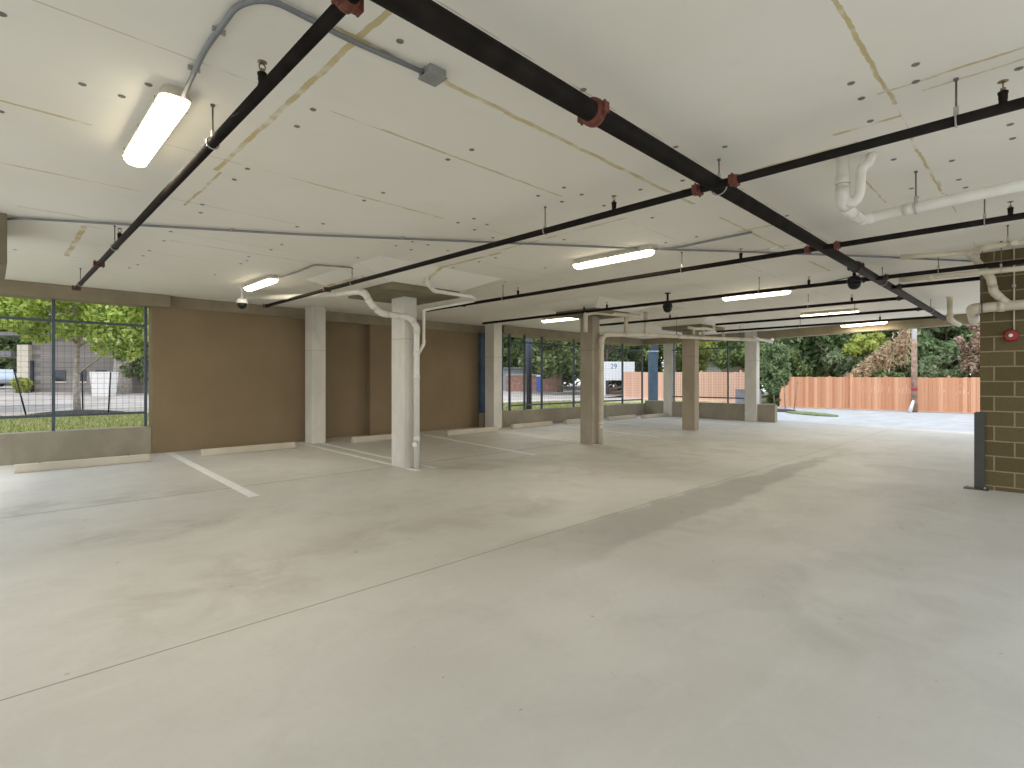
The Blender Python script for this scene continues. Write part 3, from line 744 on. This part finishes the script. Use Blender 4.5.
def blobs(c, R, n, rb, seed):
    rng = np.random.default_rng(seed); u = rng.normal(size=(n,3)); u /= np.linalg.norm(u,axis=1)[:,None]
    P = np.array(c)+u*(rng.uniform(.2,1,n)**.5)[:,None]*np.array(R); r = rb*rng.uniform(.6,1.3,n)
    return P, r
def tree(x, y, z, h, R, cz, mat, label, n=6000, size=.16, tr=.12, seed=1, nb=26, rb=.55, bark='bark', cat='tree', name='tree', branches=5, group=None):
    r = empty(name,(x,y,z),label,cat,group)
    rng = random.Random(seed)
    pts = [(x,y,z-.05)]; 
    top = cz+R[2]*.45
    for i in range(1,6): pts.append((x+rng.uniform(-.05,.05)*h*.2,y+rng.uniform(-.05,.05)*h*.2,z+(top-z)*i/5))
    MB().tube(pts,[tr*(1.15-.19*i) for i in range(6)],10).build('trunk',bark,r)
    bm_ = MB()
    for i in range(branches):
        t = rng.uniform(.3,.8); a = rng.uniform(0,6.28); p = Vector((x,y,z+(top-z)*t)); L = R[0]*rng.uniform(.5,.9)
        q = p+Vector((math.cos(a)*L*.5,math.sin(a)*L*.5,L*.35)); e = p+Vector((math.cos(a)*L,math.sin(a)*L,L*.8))
        bm_.tube([p,q,e],[tr*.4,tr*.28,tr*.1],7)
    if branches: bm_.build('branches',bark,r)
    P, rr = blobs((x,y,cz),R,nb,rb,seed)
    leaf_mesh('foliage',mat,P,rr,n,size,seed,r)
    return r
# left street view
t = tree(2.3,25.1,.2,7.6,(2.7,2.2,1.7),4.25,'leaf_lime','young street tree with pale trunk and lime leaves beyond left window',n=11000,size=.125,tr=.11,seed=3,nb=30,rb=.62,bark='bark_pale',name='street_tree',branches=9)
P, rr = blobs((2.0,25.3,5.0),(3.4,2.0,1.0),22,.6,11); leaf_mesh('foliage','leaf_yel',P,rr,6000,.125,12,t)
P, rr = blobs((3.9,24.0,3.0),(1.1,.6,.6),9,.38,13); leaf_mesh('foliage','leaf_lime',P,rr,2200,.115,14,t)
tree(-1.8,31,.3,9,(3.2,3,2.4),5.6,'leaf_green','green leafy tree at the far left picture edge',n=6000,size=.24,tr=.15,seed=4,nb=26,rb=.9)
bt = tree(6.4,44.2,.62,11,(4.5,4,3.0),8.4,'leaf_green','big tree with thick grey trunk beside white tapered block',n=6500,size=.32,tr=.52,seed=5,nb=24,rb=1.2,bark='bark_pale',branches=6)
P, rr = blobs((7.2,43.8,2.8),(1.0,.6,1.6),8,.45,6); leaf_mesh('ivy','leaf_dark',P,rr,900,.2,7,bt)
mu = MB(); mu.lathe([(1.5,0),(1.35,.10),(.8,.17),(.15,.20)],(2.3,24.9,.2),n=28)
tag(mu.build('mulch_ring','mulch'),'dark mulch ring around the young street tree','mulch')
def stake(a, b, label, r=.025):
    return tag(MB().tube([a,b],r,8).build('tree_stake','black'),label,'tree stake','tree stakes')
stake((.9,24.6,.2),(.55,24.9,2.05),'leaning dark tree stake at left of the young street tree')
stake((3.05,23.9,.2),(3.12,23.9,1.78),'leaning dark tree stake before the white tapered block')
stake((2.5,25.6,.25),(2.48,25.6,1.8),'dark tree stake close beside the pale young trunk')
sh = empty('bush',(1.5,48.6,.6),'round clipped yellow green bush beside the cream building corner','bush')
P, rr = blobs((1.5,48.6,1.15),(.45,.45,.40),14,.32,21); leaf_mesh('foliage','leaf_yel',P,rr,2200,.12,22,sh); MB().tube([(1.5,48.6,.5),(1.5,48.6,1.2)],.08,8).build('stem','bark',sh)
bd = empty('brick_building',(5,48,.7),'pale brick building with cream corner across the street','building')
ang = math.atan2(44.1-49.8, 8.0-2.1)
Tm = Matrix.Translation((2.1,49.8,.65)) @ Matrix.Rotation(ang,4,'Z')
MB().box(0,9.5,0,6,-.3,3.9,Tm).build('wall','brick',bd)
MB().box(-.78,0,-.3,6,-.3,3.3,Tm).build('corner_wall','creamwall',bd)
rf = MB(); rf.prism([(-2.2,-.7),(9.9,-.7),(9.9,6.6),(-2.2,6.6)],3.9,4.15,Tm); rf.build('roof','roof',bd)
MB().box(-3.6,-1.0,-.5,3.5,2.45,2.85,Tm).build('porch_roof','roof',bd)
MB().tube([Tm@Vector((.06,-.08,-.3)),Tm@Vector((.06,-.08,2.2))],.09,8).build('downspout','darkblue',bd)
for x in (1.6,3.0,4.4):
    w_ = MB().box(x,x+.75,-.04,.05,.75,1.55,Tm).build('window','glass_dark',bd)
    MB().box(x-.06,x+.81,-.07,-.02,.66,.75,Tm).build('window_sill','creamwall',w_)
wp = MB(); wp.prism([(-.48,0),(.48,0),(.66,1.55),(-.66,1.55)],-.35,.35, Matrix.Translation((5.05,41.2,.45)) @ Matrix.Rotation(-.79,4,'Z') @ Matrix.Rotation(PI/2,4,'X'))
tag(wp.build('planter_block','whitewash',bevel=.03),'white tapered block standing behind the young street tree','block')
db2 = empty('dark_building',(11.5,58,1),'dark blue gable seen through right edge of left window','building')
Td = Matrix.Translation((10.0,57.2,.9)) @ Matrix.Rotation(ang,4,'Z')
MB().box(0,7,0,5,-.3,4.2,Td).build('lower_wall','greyblue',db2)
MB().box(-.1,7,-.05,5,4.2,9.5,Td).build('upper_wall','darkblue',db2)
# car
car = empty('car',(-.7,57.5,1.0),'silver car at far left edge beyond the window','car')
Tc = Matrix.Translation((1.3,56.2,.96)) @ Matrix.Rotation(math.atan2(66.1-56.2,-3.0-1.3),4,'Z')
side = [(0,.35),(.05,.62),(.5,.78),(1.15,.88),(1.75,1.38),(3.0,1.42),(3.75,.98),(4.25,.92),(4.35,.5),(4.3,.3),(.1,.28)]
MB().prism(side,-.85,.85, Tc @ Matrix.Rotation(PI/2,4,'X')).build('body','carpaint',car,bevel=.05)
MB().prism([(1.3,.93),(1.8,1.33),(2.9,1.36),(3.45,1.0)],-.86,.86, Tc @ Matrix.Rotation(PI/2,4,'X')).build('windows','glass_dark',car)
for x in (.85,3.45):
    for s in (-1,1):
        c = Tc@Vector((x,s*.78,.32)); ax = (Tc.to_3x3()@Vector((0,s,0)))
        w_ = MB().lathe([(.32,-.1),(.33,0),(.31,.1),(.2,.11)],c,ax,18).build('wheel','tyre',car)
        MB().lathe([(.2,.105),(.17,.115),(.05,.12)],c,ax,14).build('hubcap','zinc',w_)
# middle view
sp_ = MB().tube([(15.2,14.5,.2),(15.2,14.5,3.9)],.11,16).build('steel_post','darkblue'); tag(sp_,'thick dark blue round post standing outside the middle mesh fence','post')
bb = empty('portable_cabin',(29.5,27.1,.5),'small blue upright cabin beside distant pink wall','cabin')
gzb = .62
Tb = Matrix.Translation((29.5,27.1,gzb)) @ Matrix.Rotation(-.75,4,'Z')
MB().box(-.18,.18,-.3,.3,0,1.15,Tb).build('body','bluebox',bb,bevel=.02); MB().box(-.2,.2,-.33,.33,1.15,1.22,Tb).build('roof','white',bb)
pw = empty('brick_wall',(33,32,.7),'low pinkish brick wall beyond grass outside middle fence','wall')
Tw = Matrix.Translation((31.9,33.2,.55)) @ Matrix.Rotation(math.atan2(30.7-33.2,34.4-31.9),4,'Z')
MB().box(0,4.6,0,.25,-.3,1.35,Tw).build('wall_face','pinkbrick',pw); MB().box(-.05,4.65,-.05,.3,1.35,1.43,Tw).build('coping','creamwall',pw)
gh = empty('grey_house',(31,38,.8),'small grey blue house wall at left of pink brick wall','house')
Tg = Matrix.Translation((29.4,38.0,.6)) @ Matrix.Rotation(math.atan2(33.0-38.0,34.6-29.4),4,'Z')
MB().box(0,6.8,0,4,-.3,1.9,Tg).build('wall_face','greyblue',gh); MB().prism([(-.3,-.3),(7.1,-.3),(7.1,4.3),(-.3,4.3)],1.9,2.05,Tg).build('roof','roof',gh)
tree(30.5,40.5,.8,9,(4,3.2,3.9),5.2,'leaf_green','bright green tree at left of the middle mesh fence view',n=5500,size=.28,tr=.2,seed=31,nb=26,rb=1.1)
tree(32.5,27.6,.6,8.5,(3.6,3.3,3.0),4.3,'leaf_dark','dark drooping tree in middle of the mesh fence view',n=8500,size=.24,tr=.22,seed=32,nb=34,rb=.85)
tree(35.2,25.0,.3,8,(2.8,2.8,2.6),5.4,'leaf_blue','bluish green tree behind the second free standing column',n=5500,size=.25,tr=.18,seed=33,nb=26,rb=.9)
tree(39.5,35.5,.7,10,(5,5,4.2),5.2,'leaf_dark','large dark tree standing behind the pink brick wall',n=9000,size=.34,tr=.25,seed=34,nb=28,rb=1.3)
# number sign
sg = empty('sign_board',(33,23.6,0),'white sign board with small blue number on a white post','sign')
Ts = Matrix.Translation((33.0,23.6,0)) @ Matrix.Rotation(math.atan2(22.1-23.6,34.6-33.0),4,'Z')
MB().box(0,2.25,0,.06,1.48,2.88,Ts).build('board','sign',sg,bevel=.01)
MB().box(-.06,.06,-.02,.08,-.02,2.88,Ts).build('post','sign',sg); MB().box(2.15,2.27,0,.08,-.02,2.88,Ts).build('post','sign',sg)
fc = bpy.data.curves.new('number','FONT'); fc.body = '29'; fc.size = .52; fc.extrude = .004; fc.materials.append(M['signink'])
fo = bpy.data.objects.new('number', fc); COL.objects.link(fo); fo.parent = sg
bpy.context.view_layer.update(); nm = bpy.data.meshes.new_from_object(fo); bpy.data.objects.remove(fo)
fo = bpy.data.objects.new('number', nm); COL.objects.link(fo); fo.parent = sg
fo.matrix_local = Matrix.Translation(-Vector((33,23.6,0))) @ Ts @ Matrix.Translation((.42,-.008,2.36)) @ Matrix.Rotation(PI/2,4,'X')
# timber pile
for i, (dz, rr_, l) in enumerate(((0,.12,'lowest weathered timber beam lying behind the number sign'),(.28,-.10,'middle weathered timber beam leaning behind the number sign'),(.55,-.22,'topmost weathered timber beam sloping behind the number sign'))):
    Tt = Matrix.Translation((35.9,24.9,.25+dz)) @ Matrix.Rotation(-.76,4,'Z') @ Matrix.Rotation(rr_,4,'Y')
    tag(MB().box(-1.3,1.3,-.12,.12,-.09,.09,Tt).build('timber_beam','redbeam',bevel=.01),l,'timber beam','weathered timber beams')
# fences
def board_fence(x, y0, y1, h0, h1, mat, label, z=0.0):
    r = empty('board_fence',(x,(y0+y1)/2,z),label,'wooden fence','cedar board fences')
    m = MB(); y = y0; rng = random.Random(3); n = int((y1-y0)/.14)
    for i in range(n):
        y = y0+i*.14; h = h0+(h1-h0)*i/n+rng.uniform(-.015,.015)
        m.box(x,x+.02,y+.003,y+.137,z+.08,z+h)
    m.build('boards',mat,r,recalc=False)
    MB().box(x-.03,x+.02,y0,y1,z-.02,z+.10).build('kick_board',mat,r)
    for zz in (.35,1.35): MB().box(x+.02,x+.06,y0,y1,z+zz,z+zz+.09).build('rail',mat,r)
    yy = y0+.3
    while yy < y1: MB().box(x+.02,x+.12,yy-.05,yy+.05,z,z+max(h0,h1)+.02).build('fence_post',mat,r); yy += 2.4
    return r
bf = board_fence(31.1,-9,10.55,1.50,1.68,'fence','long orange cedar board fence across the driveway')
MB().box(30.99,31.1,7.05,7.17,0,1.78).build('fence_post','fence',bf)
board_fence(31.1,12.4,20.8,1.95,2.05,'fence_pale','taller pale cedar fence behind the far low wall',0.0)
struct(MB().box(30.9,31.1,-14,12.6,-.2,.05).build('trim_10','walk'),'pale concrete curb at foot of cedar fence','curb')
# blue clad pier
bp = empty('siding_pier',(24.0,14.2,0),'blue grey siding clad pier outside the far corner','pier')
Tp = Matrix.Translation((23.9,14.3,0)) @ Matrix.Rotation(-.76,4,'Z')
MB().box(0,.40,0,.4,-.1,2.95,Tp).build('cladding','blue',bp,bevel=.01); MB().box(.1,.45,.1,.3,2.9,3.9,Tp).build('steel_head','darkblue',bp)
MB().box(-.03,.43,-.03,.43,2.93,2.99,Tp).build('cap_flashing','greyblue',bp)
# house beyond pale fence
hs = empty('small_house',(45,20,0),'cream house with grey pitched roof beyond the pale fence','house')
Th = Matrix.Translation((44.3,21.0,0)) @ Matrix.Rotation(math.atan2(-1.5,1.5),4,'Z')
MB().box(0,1.25,0,3,0,3.05,Th).build('porch_wall','whitewash',hs); MB().box(1.25,4.0,.5,3.5,0,2.9,Th).build('wall','creamwall',hs)
MB().prism([(0,0),(5,0),(5,.2),(0,.2)],0,.0,Th) 
rf = MB(); o0 = [Th@Vector(p) for p in ((.35,-.6,3.05),(4.6,-.6,3.05),(4.6,2.4,5.3),(.35,2.4,5.3),(.35,-.6,2.9),(4.6,-.6,2.9),(4.6,2.4,5.1),(.35,2.4,5.1))]
rf.v += o0
for q in ((0,1,2,3),(7,6,5,4),(0,4,5,1),(1,5,6,2),(2,6,7,3),(3,7,4,0)): rf.face(list(q))
rf.build('roof','roof',hs)
gw = MB().box(0,1.4,0,.15,0,1.0,Matrix.Translation((28.9,12.0,0)) @ Matrix.Rotation(-.7,4,'Z')).build('plank_wall','greyplank')
tag(gw,'low grey plank wall beside pale fence end and far column','plank wall')
# planting island
il = MB(); il.lathe([(1,0),(.97,.05),(.8,.08),(.1,.10)],(0,0,0),n=30)
for v in il.v: v.x, v.y = v.x*.75, v.y*1.0
io = il.build('mulch_bed','mulch'); io.location = (27.3,9.35,0); io.rotation_euler.z = -.7; tag(io,'dark mulch bed under the small conical tree','mulch bed')
il = MB(); il.lathe([(1,0),(.98,.05),(.8,.07),(.1,.08)],(0,0,0),n=30)
for v in il.v: v.x, v.y = v.x*.55, v.y*1.55
io = il.build('grass_island','island_grass'); io.location = (25.6,7.4,0); io.rotation_euler.z = -.67; tag(io,'oval grass island on the bright driveway','grass island')
ct = empty('conical_tree',(27.95,9.7,.05),'small conical blue green tree on the driveway island','tree')
MB().tube([(27.95,9.7,0),(27.9,9.75,1.0),(27.95,9.7,3.4)],[.05,.04,.015],8).build('trunk','bark',ct)
cs, rs = [], []
rng = random.Random(9)
for i in range(40):
    z = rng.uniform(1.05,3.9); w = .62*min(1,(z-.8)/.7)*(1-max(0,(z-2.2))/3.6); a = rng.uniform(0,6.28)
    cs.append((27.95+math.cos(a)*w*.7,9.7+math.sin(a)*w*.7,z)); rs.append(.30)
leaf_mesh('foliage','leaf_blue',cs,rs,7500,.085,77,ct,elong=2.4)
for (a, b, l) in (((27.75,9.15,.05),(27.7,9.2,1.4),'thin brown stake right beside the small conical tree'),((27.4,8.65,.05),(27.3,8.45,1.5),'thin brown stake leaning at right of the conical tree')):
    tag(MB().tube([a,b],.022,8).build('tree_stake','pole'),l,'tree stake','tree stakes')
# utility pole
up_ = empty('utility_pole',(30.72,4.5,0),'weathered brown utility pole in front of the cedar fence','utility pole')
MB().tube([(30.72,4.5,0),(30.72,4.5,3.4)],[.125,.105],16).build('shaft','pole',up_)
MB().tube([(30.72,4.5,3.4),(30.72,4.5,5.5)],[.105,.1],16).build('pale_upper_shaft','whitewash',up_)
MB().tube([(30.72,4.5,1.02),(30.72,4.5,1.16)],.127,16).build('red_band','redmark',up_)
tag(MB().tube([(30.35,4.62,0),(30.5,4.5,.55)],[.09,.05],10).build('guy_guard','white'),'short white guard leaning at foot of the utility pole','guy guard')
# dry vine curtain on a guy wire
vn = empty('vine_curtain',(32.2,6.2,1.5),'curtain of dry tan vines hanging from a slanting wire','vines')
A, B = Vector((31.9,7.5,1.55)), Vector((32.6,4.9,4.2))
MB().tube([A,B],.025,6).build('guy_wire','rod',vn)
m = MB(); rng = random.Random(5); cs, rs = [], []
for i in range(120):
    t_ = rng.uniform(0.02,1); p = A.lerp(B,t_)+Vector((rng.uniform(-.25,.25),rng.uniform(-.1,.1),rng.uniform(-.05,.05)))
    L = min(rng.uniform(.4,1)*1.8*t_+.15, p.z-1.2); pts = [p]
    for j in range(1,5): pts.append(p+Vector((rng.uniform(-.1,.1),rng.uniform(-.1,.1),-L*j/4)))
    m.tube(pts,.014,5,False)
    for j in range(3): cs.append(tuple(pts[rng.randrange(5)])); rs.append(.22)
m.build('strands','leaf_tan',vn,recalc=False)
leaf_mesh('dry_leaves','leaf_tan',cs,rs,1000,.085,55,vn,elong=2.6)
# trees behind the cedar fences
BT = [(36.6,6.3,4,(1.7,1.5,1.0),2.0,'leaf_dark','dark green shrub behind the foot of the vine curtain',3500,.16),
      (44,21.8,8.5,(3.0,3.0,2.6),5.2,'leaf_yel','yellow green tree left of the cream house',4500,.28),
      (38.5,22.5,8,(2.8,2.8,2.6),5.2,'leaf_green','mid green tree behind the far corner column',5500,.25),
      (42,26.5,10,(4.0,4.0,3.4),6.0,'leaf_dark','dark tree behind the number sign board',6000,.30),
      (34.9,13.6,7,(1.9,1.9,2.3),4.2,'leaf_green','leafy tree between cream house and far column',5500,.22),
      (33.4,11.3,6,(1.2,1.5,1.9),1.75,'leaf_dark','dark shrub tree in gap between the two cedar fences',7500,.16),
      (39.5,12.0,8,(3.0,3.0,2.8),4.6,'leaf_blue','bluish tree behind the small conical tree',7000,.25),
      (41,9.2,8,(3.0,2.8,2.8),4.8,'leaf_green','broad green tree above fence right of the conical tree',7500,.25),
      (37.5,9.0,4.5,(2.2,1.6,1.0),2.5,'leaf_pale','pale shrub peeking over fence right of the conical tree',4500,.18),
      (37.0,7.6,4.5,(1.2,1.4,1.1),3.0,'leaf_yel','yellow green shrub just left of the dry vines',3500,.2),
      (41,6.0,8,(2.8,2.4,2.8),4.8,'leaf_dark','dark tree behind the dry vine curtain',6500,.25),
      (38.5,4.2,7,(2.0,1.9,2.4),4.0,'leaf_blue','bluish green tree right behind the utility pole',6500,.22),
      (36.5,4.3,4,(1.6,1.5,.9),2.2,'leaf_pale','pale grey green shrub above fence right of utility pole',4200,.16),
      (40,2.2,8,(2.2,2.2,2.8),4.6,'leaf_green','green tree at right, above fence near block wall',6500,.24),
      (35.4,2.7,5,(.7,.7,1.5),3.0,'leaf_brown','brown leaved sapling overhanging fence beside the block wall',2600,.15)]
for i, (x,y,h,R,cz,mt,lb,n,sz) in enumerate(BT):
    tree(x,y,-.02,h,R,cz,mt,lb,n=n,size=sz,tr=.12,seed=100+i,nb=24,rb=min(R)*.36,group='trees beyond the cedar fence')
for i, (x,y,rx,lb) in enumerate(((52,20,5,'tall dark background tree behind the cream house'),(50,13,5,'tall dark background tree behind the conical tree'),(50,7,4.5,'tall dark background tree behind the vine curtain'),(49,1.0,4.5,'tall dark background tree at right behind block wall edge'),(47,30,6,'tall dark background tree behind the sign board'),(46,42,6.5,'tall dark background tree behind the small blue cabin'),(38,50,6,'tall dark background tree behind the grey blue house'))):
    tree(x,y,-.02,12,(rx,rx,4.6),5.0,'leaf_dark',lb,n=8000,size=.42,tr=.25,seed=200+i,nb=30,rb=1.7,group='trees beyond the cedar fence')
for i, (x,y,rx,lb) in enumerate(((-6,75,8,'dark background tree behind the car at far left'),(6,72,8,'dark background tree behind the brick building'),(16,66,7,'dark background tree beyond the dark blue gable'))):
    tree(x,y,1.0,13,(rx,rx,5.5),7.0,'leaf_dark',lb,n=6000,size=.6,tr=.3,seed=300+i,nb=30,rb=2.2)

# ------------------------------------------------------------------ light
W = bpy.data.worlds.new('sky'); S.world = W; W.use_nodes = True
nt = W.node_tree; bg = nt.nodes['Background']
tc = nt.nodes.new('ShaderNodeTexCoord'); sx = nt.nodes.new('ShaderNodeSeparateXYZ'); nt.links.new(tc.outputs['Generated'], sx.inputs[0])
rp = nt.nodes.new('ShaderNodeValToRGB'); nt.links.new(sx.outputs[2], rp.inputs[0])
rp.color_ramp.elements[0].color = (.95,.97,1,1); rp.color_ramp.elements[1].color = (.70,.81,1,1)
nt.links.new(rp.outputs[0], bg.inputs['Color']); bg.inputs['Strength'].default_value = 1.92
sn = bpy.data.lights.new('sun','SUN'); sn.energy = 1.6; sn.angle = .2; sn.color = (1,.95,.86)
so = bpy.data.objects.new('sun', sn); COL.objects.link(so)
so.rotation_euler = Vector((.24,.06,-1)).to_track_quat('-Z','Y').to_euler()

# ------------------------------------------------------------------ camera
cd = bpy.data.cameras.new('camera'); cd.sensor_width = 36; cd.lens = 531/1024*36; cd.shift_y = -4/1024; cd.clip_end = 500
co = bpy.data.objects.new('camera', cd); COL.objects.link(co)
co.location = (0,0,1.5); co.rotation_euler = (PI/2, 0, math.radians(45.4815-90))
S.camera = co
vs = S.view_settings; S.display_settings.display_device = 'sRGB'
vs.view_transform = 'Standard'; vs.look = 'None'; vs.gamma = 1; vs.use_curve_mapping = False; vs.exposure = 0.0
